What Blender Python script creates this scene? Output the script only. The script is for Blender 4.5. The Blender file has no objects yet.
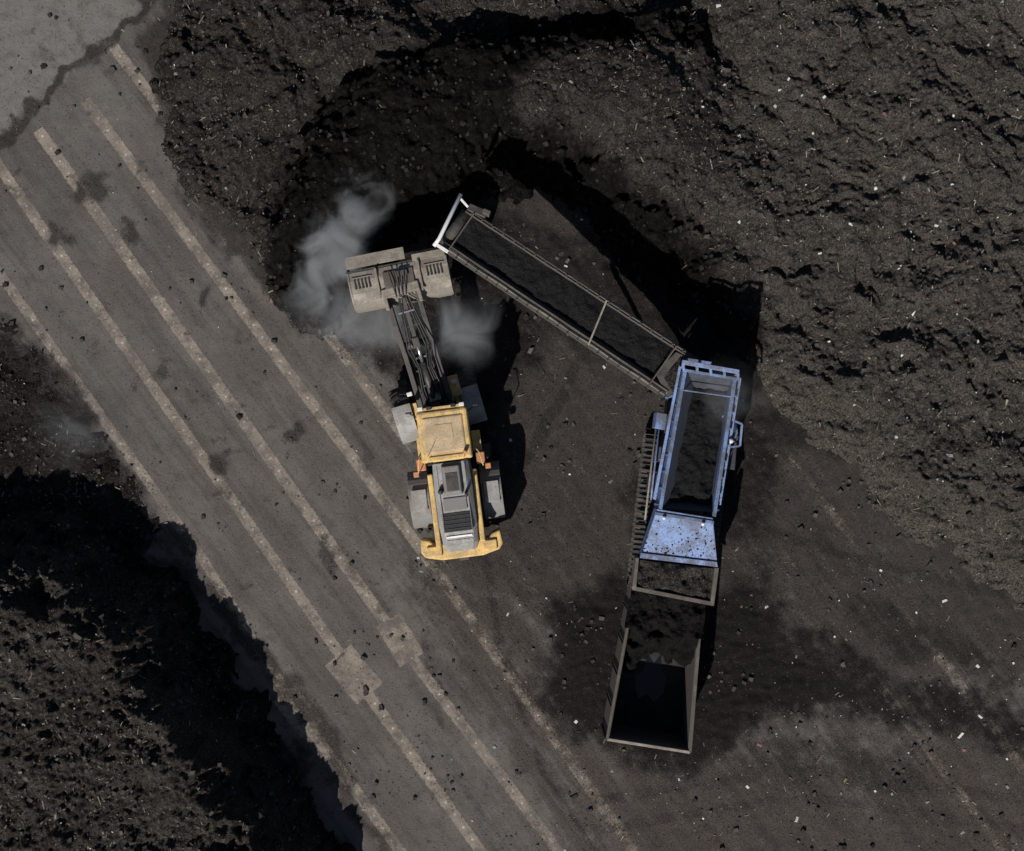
import bpy, bmesh, math, numpy as np
from mathutils import Vector, Matrix, Euler
R=math.radians
PX=33.0; H=40.0
def G(px,py,h=0.0):
    s=(H-h)/H
    return Vector(((px-512)/PX*s,(425.5-py)/PX*s,h))
# ---------------------------------------------------------------- noise
rs=np.random.RandomState(11)
perm=rs.permutation(256); ga=rs.rand(256)*2*np.pi; gx=np.cos(ga); gy=np.sin(ga)
def pn(x,y,seed=0):
    xi=np.floor(x).astype(int); yi=np.floor(y).astype(int); xf=x-xi; yf=y-yi
    def d(ix,iy,fx,fy):
        h=perm[(perm[(ix+seed*37)&255]+iy+seed*11)&255]; return gx[h]*fx+gy[h]*fy
    u=xf**3*(xf*(xf*6-15)+10); v=yf**3*(yf*(yf*6-15)+10)
    a=d(xi,yi,xf,yf); b=d(xi+1,yi,xf-1,yf); c=d(xi,yi+1,xf,yf-1); e=d(xi+1,yi+1,xf-1,yf-1)
    return ((a*(1-u)+b*u)*(1-v)+(c*(1-u)+e*u)*v)*1.4
def fbm(x,y,o=4,seed=0,g=.5):
    r=0;a=1;f=1
    for i in range(o):
        c,s_=math.cos(i*.9),math.sin(i*.9)
        r=r+a*pn((x*c-y*s_)*f+i*17.3,(x*s_+y*c)*f-i*9.1,seed+i); a*=g; f*=2.03
    return r
def ridg(x,y,o=4,seed=0):
    r=0;a=1;f=1
    for i in range(o):
        c,s_=math.cos(i*.9),math.sin(i*.9)
        r=r+a*(0.35-np.abs(pn((x*c-y*s_)*f+i*5.3,(x*s_+y*c)*f+i*3.1,seed+i))); a*=.5; f*=2.1
    return r
def sdp(x,y,poly):
    d=np.full(x.shape,1e9); ins=np.zeros(x.shape,bool); n=len(poly)
    for i in range(n):
        ax,ay=poly[i]; bx,by=poly[(i+1)%n]; ex,ey=bx-ax,by-ay
        wx=x-ax; wy=y-ay; t=np.clip((wx*ex+wy*ey)/(ex*ex+ey*ey+1e-9),0,1)
        d=np.minimum(d,(wx-ex*t)**2+(wy-ey*t)**2)
        if ay!=by:
            c=((ay>y)!=(by>y))&(x<(bx-ax)*(y-ay)/(by-ay)+ax); ins^=c
    d=np.sqrt(d); return np.where(ins,d,-d)
def dpl(x,y,pl):
    d=np.full(x.shape,1e9)
    for (ax,ay),(bx,by) in zip(pl[:-1],pl[1:]):
        ex,ey=bx-ax,by-ay; wx=x-ax; wy=y-ay; t=np.clip((wx*ex+wy*ey)/(ex*ex+ey*ey),0,1)
        d=np.minimum(d,(wx-ex*t)**2+(wy-ey*t)**2)
    return np.sqrt(d)
def ss(a,b,x):
    t=np.clip((x-a)/(b-a),0,1); return t*t*(3-2*t)
# ---------------------------------------------------------------- regions (plan, 33 units per metre)
polyA=[(-100,-900),(120,-300),(172,-40),(150,60),(168,125),(190,185),(228,245),(262,292),(295,322),(335,325),(375,285),(405,240),(450,232),(500,205),(555,200),(612,240),(662,300),(715,345),(752,345),(785,420),(860,490),(1030,628),(1300,860),(1900,1200),(1900,-900)]
polyS=[(735,320),(785,335),(812,400),(850,440),(905,480),(1040,600),(1300,800),(1300,950),(1030,700),(860,520),(730,430)]
polyM=[(280,300),(268,235),(292,165),(345,105),(430,60),(540,38),(640,27),(705,46),(728,110),(735,200),(690,250),(620,200),(530,170),(450,195),(380,270)]
polyWetShade=[(276,312),(264,235),(288,160),(340,96),(430,50),(540,28),(640,16),(706,38),(716,72),(640,54),(560,76),(515,105),(520,130),(570,145),(640,190),(700,245),(758,320),(765,350),(720,375),(640,300),(560,225),(480,215),(400,270),(350,330)]  # wet compost, plus conveyor shadow and ridge shade painted in as black
polyB=[(-600,560),(-100,580),(38,580),(82,596),(132,636),(170,692),(206,755),(243,822),(310,940),(390,1150),(390,1500),(-600,1500)]
polyC=[(-600,300),(-60,320),(20,325),(50,360),(85,415),(120,455),(165,480),(160,560),(190,640),(250,700),(315,800),(355,900),(-600,900)]
def hA(X,Y):
    px=512+X*PX; py=425.5-Y*PX
    wx=px+22*fbm(X*.45,Y*.45,4,3)+7*fbm(X*3,Y*3,3,5); wy=py+22*fbm(X*.45+9,Y*.45,4,4)+7*fbm(X*3,Y*3+5,3,6)
    d=sdp(wx,wy,polyA)/PX
    sm=ss(-25,15,sdp(wx,wy,polyS))
    base=np.where(d>0,1.35*(1-np.exp(-np.maximum(d,0)/2.2)),d*.6)
    inn=ss(0,1.2,d)
    dM=sdp(wx,wy,polyM)/PX
    fade=1-.85*ss(640,735,px)*ss(20,90,py)
    mound=(1.5*(1-np.exp(-np.maximum(dM,0)/.6))+.3*ss(.3,2.5,dM))*fade
    inM=ss(0.1,.9,dM)
    right=ss(720,800,px)*(1-sm)
    rough=(1-.85*sm)*(1-.65*inM)*inn
    wp=.9*fbm(X*.35,Y*.35,3,21); wq=.9*fbm(X*.35+5,Y*.35,3,23)
    h=base+mound
    h=h+rough*(.55*fbm(X*.22+wp*.3,Y*.22,3,30)+.20*fbm(X*.8+wp,Y*.8+wq,3,31))
    h=h+rough*right*.30*ridg(X*.36+wp,Y*.55+wq,4,33)
    mask=ss(-.1,.5,fbm(X*.5,Y*.5,3,37))
    h=h+rough*.13*ridg(X*1.7+wp*2,Y*1.9+wq*2,4,35)*(.25+mask)
    h=h+rough*.085*fbm(X*1.9,Y*1.9,4,39,.65)
    h=h+(.35+.65*(1-.8*sm)*(1-.4*inM))*ss(-.05,.4,d)*(.5+.8*mask)*(.055*fbm(X*3.1,Y*3.1,3,41,.65)+.045*fbm(X*9,Y*9,2,44,.6))
    h=h+.022*fbm(X*8,Y*8,2,55)
    return h-.02,d,sm,inM
def hB(X,Y):
    px=512+X*PX; py=425.5-Y*PX
    wx=px+24*fbm(X*.5,Y*.5,4,63)+5*fbm(X*3,Y*3,3,65); wy=py+24*fbm(X*.5+9,Y*.5,4,64)+5*fbm(X*3,Y*3+5,3,66)
    d=sdp(wx,wy,polyB)/PX+2.2
    t=d*1.45; top=3.05-.12*np.maximum(d-2.2,0)
    k=.2; m=-k*np.log(np.exp(-np.clip(t,-20,20)/k)+np.exp(-np.clip(top,-20,20)/k))
    h=m+ss(0,1,d)*(.26*fbm(X*.45,Y*.45,3,71)+.16*fbm(X*1.4,Y*1.4,4,72))+ss(-.1,.5,d)*(.10*fbm(X*4,Y*4,4,74,.65)+.045*fbm(X*10,Y*10,2,75))
    dc=sdp(wx,wy,polyC)/PX
    hc=np.where(dc>0,.07*ss(0,1,dc)+.09*fbm(X*1.1,Y*1.1,5,77,.55)-.01,dc*.4)+.03*fbm(X*8,Y*8,3,79)
    return np.maximum(h,hc)-.015
# ---------------------------------------------------------------- node helpers
def node(nt,typ,ins=None,**at):
    n=nt.nodes.new(typ)
    for k,v in at.items(): setattr(n,k,v)
    for k,v in (ins or {}).items():
        s=n.inputs[k]
        if isinstance(v,bpy.types.NodeSocket): nt.links.new(v,s)
        else: s.default_value=v
    return n
def Mt(nt,op,a,b=None,clamp=False):
    ins={0:a}
    if b is not None: ins[1]=b
    return node(nt,'ShaderNodeMath',ins,operation=op,use_clamp=clamp).outputs[0]
def mr(nt,v,a,b,c=0.,d=1.):
    return node(nt,'ShaderNodeMapRange',{0:v,1:a,2:b,3:c,4:d},interpolation_type='SMOOTHSTEP').outputs[0]
def mix(nt,f,a,b):
    def c(v): return v if isinstance(v,bpy.types.NodeSocket) else (*v,1)
    return node(nt,'ShaderNodeMix',{0:f,6:c(a),7:c(b)},data_type='RGBA').outputs[2]
def noise(nt,vec,sc,det=6,rough=.55,dist=0.):
    return node(nt,'ShaderNodeTexNoise',{'Vector':vec,'Scale':sc,'Detail':det,'Roughness':rough,'Distortion':dist}).outputs[0]
def newmat(name):
    m=bpy.data.materials.new(name); m.use_nodes=True; nt=m.node_tree; nt.nodes.clear()
    b=node(nt,'ShaderNodeBsdfPrincipled'); o=node(nt,'ShaderNodeOutputMaterial',{0:b.outputs[0]})
    return m,nt,b
def setin(nt,b,k,v):
    if isinstance(v,bpy.types.NodeSocket): nt.links.new(v,b.inputs[k])
    else: b.inputs[k].default_value=v
def bump(nt,b,h,st,dist):
    n=node(nt,'ShaderNodeBump',{'Height':h,'Strength':st,'Distance':dist}); nt.links.new(n.outputs[0],b.inputs['Normal'])
def attr(nt,name): return node(nt,'ShaderNodeAttribute',attribute_name=name).outputs['Fac']
def pos(nt): return node(nt,'ShaderNodeNewGeometry').outputs['Position']
def compost(name,wet_shade=None,grey=0.):
    m,nt,b=newmat(name); P=pos(nt)
    n1=noise(nt,P,.5,4,.65); n2=noise(nt,P,4,5,.7); n3=noise(nt,P,19,3,.7)
    sm=attr(nt,'smooth'); br=attr(nt,'bright')
    c=mix(nt,mr(nt,n1,.35,.68),(.019,.0162,.0142),(.046,.040,.0355))
    c=mix(nt,mr(nt,n2,.45,.72,0,.8),c,(.068,.060,.054))
    c=mix(nt,Mt(nt,'MULTIPLY',br,.42),c,(.090,.079,.070))
    c=mix(nt,Mt(nt,'MULTIPLY',sm,.5),c,(.080,.069,.061))
    c=mix(nt,mr(nt,n3,.46,.64,0,.88),c,(.0070,.0060,.0055))
    c=mix(nt,mr(nt,n3,.44,.32,0,.55),c,(.13,.115,.103))
    if wet_shade is None: c=mix(nt,Mt(nt,'MULTIPLY',attr(nt,'wet_shade'),.95),c,mix(nt,mr(nt,n2,.4,.7),(.0030,.0028,.0028),(.010,.009,.0085)))  # blackens wet compost and the painted shade bands alike
    else: c=mix(nt,wet_shade,c,(.0055+grey,.0055+grey,.006+grey*1.2))
    sp=noise(nt,P,48,1,.5)
    gl=mr(nt,sp,.67,.73,0,.85 if wet_shade is None else .3)
    if wet_shade is None: gl=Mt(nt,'MULTIPLY',gl,Mt(nt,'SUBTRACT',1.,Mt(nt,'MULTIPLY',attr(nt,'wet_shade'),.75)))
    c=mix(nt,gl,c,(.20,.18,.157))
    setin(nt,b,'Base Color',c); setin(nt,b,'Roughness',.95); b.inputs['Specular IOR Level'].default_value=.02
    hh=Mt(nt,'ADD',Mt(nt,'MULTIPLY',n3,-.6),noise(nt,P,8,5,.75))
    bump(nt,b,hh,.95,.08)
    return m
M_comp=compost('compost'); M_wet=compost('wet_compost',.85)
def paint(name,col,dust=.5,rough=.45,metal=0.,dcol=(.17,.14,.11),sc=3.):
    m,nt,b=newmat(name); P=pos(nt)
    n=noise(nt,P,sc,7,.65); n2=noise(nt,P,sc*9,4,.6)
    nz=node(nt,'ShaderNodeSeparateXYZ',{0:node(nt,'ShaderNodeNewGeometry').outputs['Normal']}).outputs[2]
    up=mr(nt,nz,-.2,.9,.25,1.)
    f=Mt(nt,'MULTIPLY',mr(nt,Mt(nt,'ADD',n,Mt(nt,'MULTIPLY',n2,.35)),.68-.35*dust,.95-.25*dust),up)
    f=Mt(nt,'MULTIPLY',f,min(1,dust*1.3))
    c=mix(nt,f,col,dcol)
    c=mix(nt,mr(nt,n2,.55,.70,0,.85*dust),c,(.03,.025,.02))
    setin(nt,b,'Base Color',c); b.inputs['Metallic'].default_value=metal
    setin(nt,b,'Roughness',mr(nt,f,0,1,rough,.9)); bump(nt,b,n2,.15,.01)
    return m
M_yel=paint('yellow_paint',(.70,.46,.15),.55,.6,0,(.30,.22,.13))
M_tan=paint('dusty_roof',(.50,.37,.22),.6,.75,0,(.30,.23,.15))
M_org=paint('orange_plastic',(.62,.22,.06),.45)
M_gry=paint('grey_panel',(.17,.17,.17),.5,.6)
M_lgry=paint('light_grey_panel',(.29,.29,.285),.5,.55)
M_dk=paint('dark_steel',(.028,.028,.030),.5,.5,.2,(.10,.085,.07))
M_blk=paint('black_grille',(.008,.008,.009),.12,.6)
M_stl=paint('worn_steel',(.27,.24,.20),.6,.6,.1,(.15,.125,.10))
M_tanst=paint('dusty_steel',(.115,.097,.082),.75,.7,.1,(.075,.062,.052))
M_blue=paint('blue_paint',(.145,.225,.43),.62,.5,0,(.07,.062,.055))
M_lblue=paint('pale_blue_paint',(.20,.295,.53),.55,.5,0,(.10,.085,.075),2.)
M_dblue=paint('blue_liner',(.035,.048,.078),.65,.65,0,(.026,.024,.023))
M_wht=paint('white_paint',(.66,.66,.64),.2)
M_rub=paint('rubber',(.022,.021,.020),.55,.85,0,(.075,.065,.055))
M_belt=compost('belt_compost',.85,.006)
M_chr=paint('cylinder_rod',(.6,.6,.6),.1,.25,.9)
M_cont=paint('container_paint',(.085,.07,.063),.6,.75,.1,(.10,.08,.07))
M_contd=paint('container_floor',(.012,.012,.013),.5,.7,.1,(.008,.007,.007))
mg,ntg,bg=newmat('cab_glass'); bg.inputs['Base Color'].default_value=(.015,.02,.024,1); bg.inputs['Roughness'].default_value=.12
M_gls=mg
mw,ntw,bw=newmat('puddle_water'); bw.inputs['Base Color'].default_value=(.008,.009,.011,1); bw.inputs['Roughness'].default_value=.15; bw.inputs['Specular IOR Level'].default_value=.35
M_pud=mw
# ---------------------------------------------------------------- mesh helpers
def rawobj(name,V,F,mats,parent=None,bevel=0,smooth=False,attrs=None,fm=None):
    me=bpy.data.meshes.new(name)
    V=np.asarray(V,dtype=np.float32)
    off=np.array(parent.location) if parent else np.zeros(3)
    me.from_pydata((V-off).tolist() if len(V)<20000 else V-off.astype(np.float32),[],F)
    if not isinstance(mats,(list,tuple)): mats=[mats]
    for m in mats: me.materials.append(m)
    if fm is not None: me.polygons.foreach_set('material_index',np.asarray(fm,dtype=np.int32))
    if smooth: me.polygons.foreach_set('use_smooth',np.ones(len(me.polygons),bool))
    for k,v in (attrs or {}).items():
        a=me.attributes.new(k,'FLOAT','POINT'); a.data.foreach_set('value',np.asarray(v,dtype=np.float32))
    me.update()
    o=bpy.data.objects.new(name,me); bpy.context.scene.collection.objects.link(o)
    if parent: o.parent=parent
    if bevel:
        md=o.modifiers.new('b','BEVEL'); md.width=bevel; md.segments=2; md.limit_method='ANGLE'
    return o
def gridmesh(name,xs,ys,Z,mats,attrs,keep=None):
    nx,ny=len(xs),len(ys); X,Y=np.meshgrid(xs,ys)
    V=np.stack([X.ravel(),Y.ravel(),Z.ravel()],1).astype(np.float32)
    idx=np.arange(nx*ny).reshape(ny,nx)
    q=np.stack([idx[:-1,:-1],idx[:-1,1:],idx[1:,1:],idx[1:,:-1]],-1).reshape(-1,4)
    if keep is not None:
        kv=keep.ravel(); q=q[kv[q].any(1)]
        used=np.zeros(nx*ny,bool); used[q.ravel()]=True
        mp=np.cumsum(used)-1; V=V[used]; q=mp[q]; attrs={k:v.ravel()[used] for k,v in attrs.items()}
    else: attrs={k:v.ravel() for k,v in attrs.items()}
    me=bpy.data.meshes.new(name)
    me.vertices.add(len(V)); me.vertices.foreach_set('co',V.ravel())
    me.loops.add(q.size); me.loops.foreach_set('vertex_index',q.ravel().astype(np.int32))
    me.polygons.add(len(q)); me.polygons.foreach_set('loop_start',(np.arange(len(q))*4).astype(np.int32))
    me.polygons.foreach_set('use_smooth',np.ones(len(q),bool))
    for m in mats: me.materials.append(m)
    for k,v in attrs.items():
        a=me.attributes.new(k,'FLOAT','POINT'); a.data.foreach_set('value',v.astype(np.float32))
    me.update(calc_edges=True); me.validate()
    o=bpy.data.objects.new(name,me); bpy.context.scene.collection.objects.link(o); return o
def empty(name,loc):
    e=bpy.data.objects.new(name,None); e.location=loc; e.empty_display_size=.3
    bpy.context.scene.collection.objects.link(e); return e
def fixn(o):
    bm=bmesh.new(); bm.from_mesh(o.data); bmesh.ops.recalc_face_normals(bm,faces=bm.faces); bm.to_mesh(o.data); bm.free(); return o
def prism(name,top,bot,mat,parent,bevel=0):
    n=len(top); V=list(top)+list(bot)
    F=[list(range(n)),list(range(2*n-1,n-1,-1))]+[[i,i+n,(i+1)%n+n,(i+1)%n] for i in range(n)]
    return fixn(rawobj(name,[tuple(v) for v in V],F,mat,parent,bevel))
def slab(name,pts,z1,z0,mat,parent,bevel=0.01):
    t=[G(x,y,z1) for x,y in pts]; return prism(name,t,[Vector((v.x,v.y,z0)) for v in t],mat,parent,bevel)
def plate(name,pts,th,mat,parent,bevel=0.006):
    t=[G(*p) for p in pts]; return prism(name,t,[v-Vector((0,0,th)) for v in t],mat,parent,bevel)
def beamV(name,a,b,w,h,mat,parent,bevel=.008):
    a=Vector(a); b=Vector(b); d=(b-a).normalized()
    s=d.cross(Vector((0,0,1))); s=Vector((1,0,0)) if s.length<.05 else s.normalized(); u=s.cross(d)
    c=[(-1,-1),(1,-1),(1,1),(-1,1)]
    return prism(name,[a+s*i*w/2+u*j*h/2 for i,j in c],[b+s*i*w/2+u*j*h/2 for i,j in c],mat,parent,bevel)
def beam(name,a,b,w,h,mat,parent,bevel=.008): return beamV(name,G(*a),G(*b),w,h,mat,parent,bevel)
def tubeV(name,pts,r,mat,parent,seg=10):
    pts=[Vector(p) for p in pts]; V=[];F=[]
    for i,p in enumerate(pts):
        d=(pts[min(i+1,len(pts)-1)]-pts[max(i-1,0)]).normalized()
        s=d.cross(Vector((0.02,0.01,1))).normalized(); u=s.cross(d)
        for k in range(seg):
            a=2*math.pi*k/seg; V.append(p+s*math.cos(a)*r+u*math.sin(a)*r)
    for i in range(len(pts)-1):
        for k in range(seg):
            F.append([i*seg+k,i*seg+(k+1)%seg,(i+1)*seg+(k+1)%seg,(i+1)*seg+k])
    F.append(list(range(seg))[::-1]); F.append([(len(pts)-1)*seg+k for k in range(seg)])
    return rawobj(name,[tuple(v) for v in V],F,mat,parent,0,seg>8)
def tube(name,a,b,r,mat,parent,seg=10): return tubeV(name,[G(*a),G(*b)],r,mat,parent,seg)
def patch(name,c4,n,m,amp,bulge,mat,parent,seed=1):
    u,v=np.meshgrid(np.linspace(0,1,n),np.linspace(0,1,m)); u=u.ravel()[:,None]; v=v.ravel()[:,None]
    a,b,c,d=[np.array(x) for x in c4]
    P=(a*(1-u)+b*u)*(1-v)+(d*(1-u)+c*u)*v
    z=amp*(fbm(P[:,0]*2.2,P[:,1]*2.2,5,seed,.6))+bulge*(4*u*(1-u))[:,0]*np.minimum(1,(4*v*(1-v))[:,0]*1.3)
    P[:,2]+=z
    F=[[j*n+i,j*n+i+1,(j+1)*n+i+1,(j+1)*n+i] for j in range(m-1) for i in range(n-1)]
    return rawobj(name,P,F,mat,parent,0,True)
class Fr:
    def __init__(s,o,ang,parent): s.o=Vector((o[0],o[1],0)); s.a=R(ang); s.p=parent; s.m=Matrix.Rotation(s.a,3,'Z')
    def w(s,x,y,z): return s.o+s.m@Vector((x,y,z))
    def box(s,name,cx,cy,cz,sx,sy,sz,mat,bevel=.02,taper=1.,rx=0.):
        E=Matrix.Rotation(rx,3,'X')
        def q(i,j,k,t=1): return s.w(*(Vector((cx,cy,cz))+E@Vector((i*sx/2*t,j*sy/2*t,k*sz/2))))
        c=[(-1,-1),(1,-1),(1,1),(-1,1)]
        return prism(name,[q(i,j,1,taper) for i,j in c],[q(i,j,-1) for i,j in c],mat,s.p,bevel)
    def poly(s,name,pts,z1,z0,mat,bevel=.02):
        return prism(name,[s.w(x,y,z1) for x,y in pts],[s.w(x,y,z0) for x,y in pts],mat,s.p,bevel)
    def side(s,name,prof,x0,x1,mat,bevel=.01):
        return prism(name,[s.w(x0,y,z) for y,z in prof],[s.w(x1,y,z) for y,z in prof],mat,s.p,bevel)
    def tube(s,name,pts,r,mat,seg=10): return tubeV(name,[s.w(*p) for p in pts],r,mat,s.p,seg)
    def beam(s,name,a,b,w,h,mat,bevel=.01): return beamV(name,s.w(*a),s.w(*b),w,h,mat,s.p,bevel)
    def wheel(s,name,cx,cy,r,wd,rim):
        V=[];F=[];fm=[];seg=40
        prof=[(-.5,.52),(-.5,.80),(-.46,.93),(-.34,.985),(0,1.0),(.34,.985),(.46,.93),(.5,.80),(.5,.52)]
        n=len(prof)
        for k in range(seg):
            a=2*math.pi*k/seg
            for x,q in prof: V.append(s.w(cx+x*wd,cy+math.cos(a)*r*q,r+math.sin(a)*r*q))
        for k in range(seg):
            for i in range(n-1): F.append([k*n+i,k*n+i+1,((k+1)%seg)*n+i+1,((k+1)%seg)*n+i]); fm.append(0)
        for sd in (-1,1):
            b=len(V)
            for k in range(seg):
                a=2*math.pi*k/seg; V.append(s.w(cx+sd*.42*wd,cy+math.cos(a)*r*.54,r+math.sin(a)*r*.54))
            F.append([b+k for k in range(seg)]); fm.append(1)
        for k in range(22):
            for sd in (-1,1):
                a0=2*math.pi*(k+(.5 if sd>0 else 0))/22; b=len(V)
                for q in (.97,1.045):
                    for x,da in ((.02,-.05),(.5,.05),(.5,.16),(.02,.06)):
                        a=a0+da; rr=r*q*(.955 if x>.3 else 1)
                        V.append(s.w(cx+sd*x*wd,cy+math.cos(a)*rr,r+math.sin(a)*rr))
                F+= [[b+4,b+5,b+6,b+7],[b,b+1,b+5,b+4],[b+1,b+2,b+6,b+5],[b+2,b+3,b+7,b+6],[b+3,b,b+4,b+7]]; fm+=[0]*5
        return rawobj(name,[tuple(v) for v in V],F,[M_rub,rim],s.p,0,False,None,fm)
    def arc(s,name,cx,cy,cz,r,wd,a0,a1,mat,th=.05):
        V=[];F=[];n=14
        for i in range(n+1):
            a=R(a0+(a1-a0)*i/n)
            for rr in (r,r-th):
                for x in (-wd/2,wd/2): V.append(s.w(cx+x,cy+math.cos(a)*rr,cz+math.sin(a)*rr))
        for i in range(n):
            b=i*4; c=b+4
            F+=[[b,b+1,c+1,c],[b+2,c+2,c+3,b+3],[b,c,c+2,b+2],[b+1,b+3,c+3,c+1]]
        F+=[[0,2,3,1],[n*4,n*4+1,n*4+3,n*4+2]]
        return rawobj(name,[tuple(v) for v in V],F,mat,s.p,.012,False)
# ================================================================ YARD
def axis(a,b,st,far):
    c=np.arange(a,b+1e-6,st); l=[];x=a;s=st
    while x>-far: s*=1.35; x-=s; l.append(x)
    r=[];x=c[-1];s=st
    while x<far: s*=1.35; x+=s; r.append(x)
    return np.array(l[::-1]+list(c)+r)
xs=axis(-17.5,17.5,.07,260); ys=axis(-15,15,.07,260)
X,Y=np.meshgrid(xs,ys); px=512+X*PX; py=425.5-Y*PX
wx=px+18*fbm(X*.4,Y*.4,4,81)+7*fbm(X*1.8,Y*1.8,3,83); wy=py+18*fbm(X*.4+7,Y*.4,4,82)+7*fbm(X*1.8,Y*1.8,3,84)
pD=[(285,270),(335,345),(395,400),(412,470),(425,560),(455,600),(520,640),(560,710),(620,765),(720,770),(860,700),(1030,690),(2500,690),(2500,-2500),(285,-2500)]
dirt=.92*ss(-45,50,sdp(wx,wy,pD))
pD2=[(385,540),(520,600),(700,700),(1300,650),(1300,2400),(700,1500),(560,900),(480,740),(400,640)]
dirt=np.maximum(dirt,.72*ss(-60,60,sdp(wx,wy,pD2)))
dirt=np.maximum(dirt,.86*ss(-40,40,sdp(wx,wy,[(410,560),(520,590),(560,660),(520,690),(440,640)])))
pD4=[(600,730),(700,740),(1400,680),(1400,1600),(620,1600)]
dirt=np.maximum(dirt,.86*ss(-50,50,sdp(wx,wy,pD4)))
dirt=np.maximum(dirt,.85*ss(-30,25,sdp(wx,wy,polyC)))
dirt=np.maximum(dirt,.95*ss(-24,8,sdp(wx,wy,polyA)))
dirt=np.maximum(dirt,.9*(1-ss(3,12,dpl(wx,wy,[(-200,260),(0,135),(70,75),(120,32),(172,-30)]))))
dirt=np.maximum(dirt,.80*(1-ss(3,26,dpl(wx,wy,[(165,560),(215,590),(260,650),(330,760),(390,851)]))))
dirt=np.maximum(dirt,.72*(1-ss(5,22,dpl(wx,wy,[(0,310),(50,370),(110,460),(180,545)]))))
for (qx,qy,rr_) in ((95,188,16),(128,245,13),(150,360,12),(210,300,10),(60,235,10),(330,560,12),(225,470,10),(300,430,9)):
    dirt=np.maximum(dirt,.85*(1-ss(rr_*.4,rr_*1.6,np.hypot((wx-qx),(wy-qy)*.8))))
dirt=np.maximum(dirt,.27+.20*fbm(X*.5,Y*.5,4,90))
pBk=[(532,590),(625,575),(700,600),(765,560),(790,640),(900,690),(880,720),(760,725),(700,790),(600,745),(535,715)]
black=1.05*ss(-26,30,sdp(wx,wy,pBk))
black=np.maximum(black,.85*(1-ss(10,45,dpl(wx,wy,[(700,640),(800,640),(900,700),(1010,735)]))))
black=np.maximum(black,.65*(1-ss(5,40,dpl(wx,wy,[(745,420),(850,450)]))))
black=np.maximum(black,.6*(1-ss(5,40,dpl(wx,wy,[(860,610),(1000,680)]))))
black=np.maximum(black,.55*(1-ss(10,60,dpl(wx,wy,[(760,760),(900,770)]))))
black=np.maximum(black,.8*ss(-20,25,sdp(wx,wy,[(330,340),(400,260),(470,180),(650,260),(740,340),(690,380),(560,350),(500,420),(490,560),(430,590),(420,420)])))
black=np.maximum(black,1.2*ss(-16,16,sdp(wx,wy,[(560,190),(650,230),(758,330),(775,370),(740,400),(690,370),(640,310),(600,260)])))  # black wet film, with the conveyor's shadow band painted in
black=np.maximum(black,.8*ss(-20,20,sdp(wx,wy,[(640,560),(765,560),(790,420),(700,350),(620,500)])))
black=np.maximum(black,.75*ss(-16,16,sdp(wx,wy,polyC)))
blackarea=ss(.5,.9,black)
for tr,w_,a_ in [([(488,560),(500,640),(540,760),(600,860)],5,.52),([(430,575),(425,640),(450,760),(510,870)],5,.40),([(600,800),(800,770),(1030,800)],6,.47),([(600,830),(800,795),(1030,830)],6,.45),([(740,520),(860,560),(1030,600)],6,.5),([(520,470),(560,400),(600,330)],7,.55),([(300,330),(380,480),(430,620)],6,.33)]:
    dd=dpl(px+5*fbm(X*.8,Y*.8,3,91),py,tr); black=np.maximum(black,a_*(1-ss(w_*.5,w_*1.6,dd)))
pale=ss(-5,5,sdp(px+5*fbm(X,Y,5,95,.6),py,[(-2500,-2500),(172,-2500),(172,-35),(118,32),(68,72),(0,132),(-300,330),(-2500,1500)]))
red=ss(-80,80,sdp(wx,wy,[(440,590),(700,640),(1200,700),(1400,1400),(500,1400)]))
my,nt,b=newmat('concrete_yard'); P=pos(nt)
A=lambda k:attr(nt,k)
nbig=noise(nt,P,.35,4,.6); nmid=noise(nt,P,2.2,7,.70); nf=noise(nt,P,22,3,.68)
dirv=Vector((335,-450,0)).normalized()
ang=math.atan2(dirv.y,dirv.x)
mp=node(nt,'ShaderNodeMapping',{'Vector':P,'Rotation':(0,0,-ang)}) 
mp2=node(nt,'ShaderNodeMapping',{'Vector':mp.outputs[0],'Scale':(.12,1.6,1)})
nstr=noise(nt,mp2.outputs[0],1.3,6,.65)
c=mix(nt,mr(nt,nbig,.3,.7),(.086,.077,.070),(.126,.115,.106))
c=mix(nt,mr(nt,nmid,.35,.75,0,.55),c,(.066,.058,.052))
c=mix(nt,mr(nt,nstr,.40,.68,0,.65),c,(.058,.051,.046))
c=mix(nt,mr(nt,nf,.48,.7,0,.5),c,(.155,.142,.131))
pc=mix(nt,mr(nt,nmid,.35,.7),(.155,.144,.134),(.112,.103,.095))
c=mix(nt,A('pale'),c,pc)
segs=[((60,-22),(135,75),11),((135,75),(470,524),11),((85,100),(420,548),11),((420,548),(660,888),11),((38,130),(398,640),12),((398,640),(590,893),11),
((-30,125),(353,673),11),((353,673),(512,895),11),((-60,190),(200,555),10),((200,555),(298,712),10),((298,712),(432,895),11),
((388,620),(412,660),28),((338,655),(370,694),34),((284,693),(312,730),28),((690,430),(1010,860),9),((790,455),(1090,860),10)]
line=None; dots=None
edge=Mt(nt,'MULTIPLY',Mt(nt,'SUBTRACT',noise(nt,P,9,4,.7),.5),.16)
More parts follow.
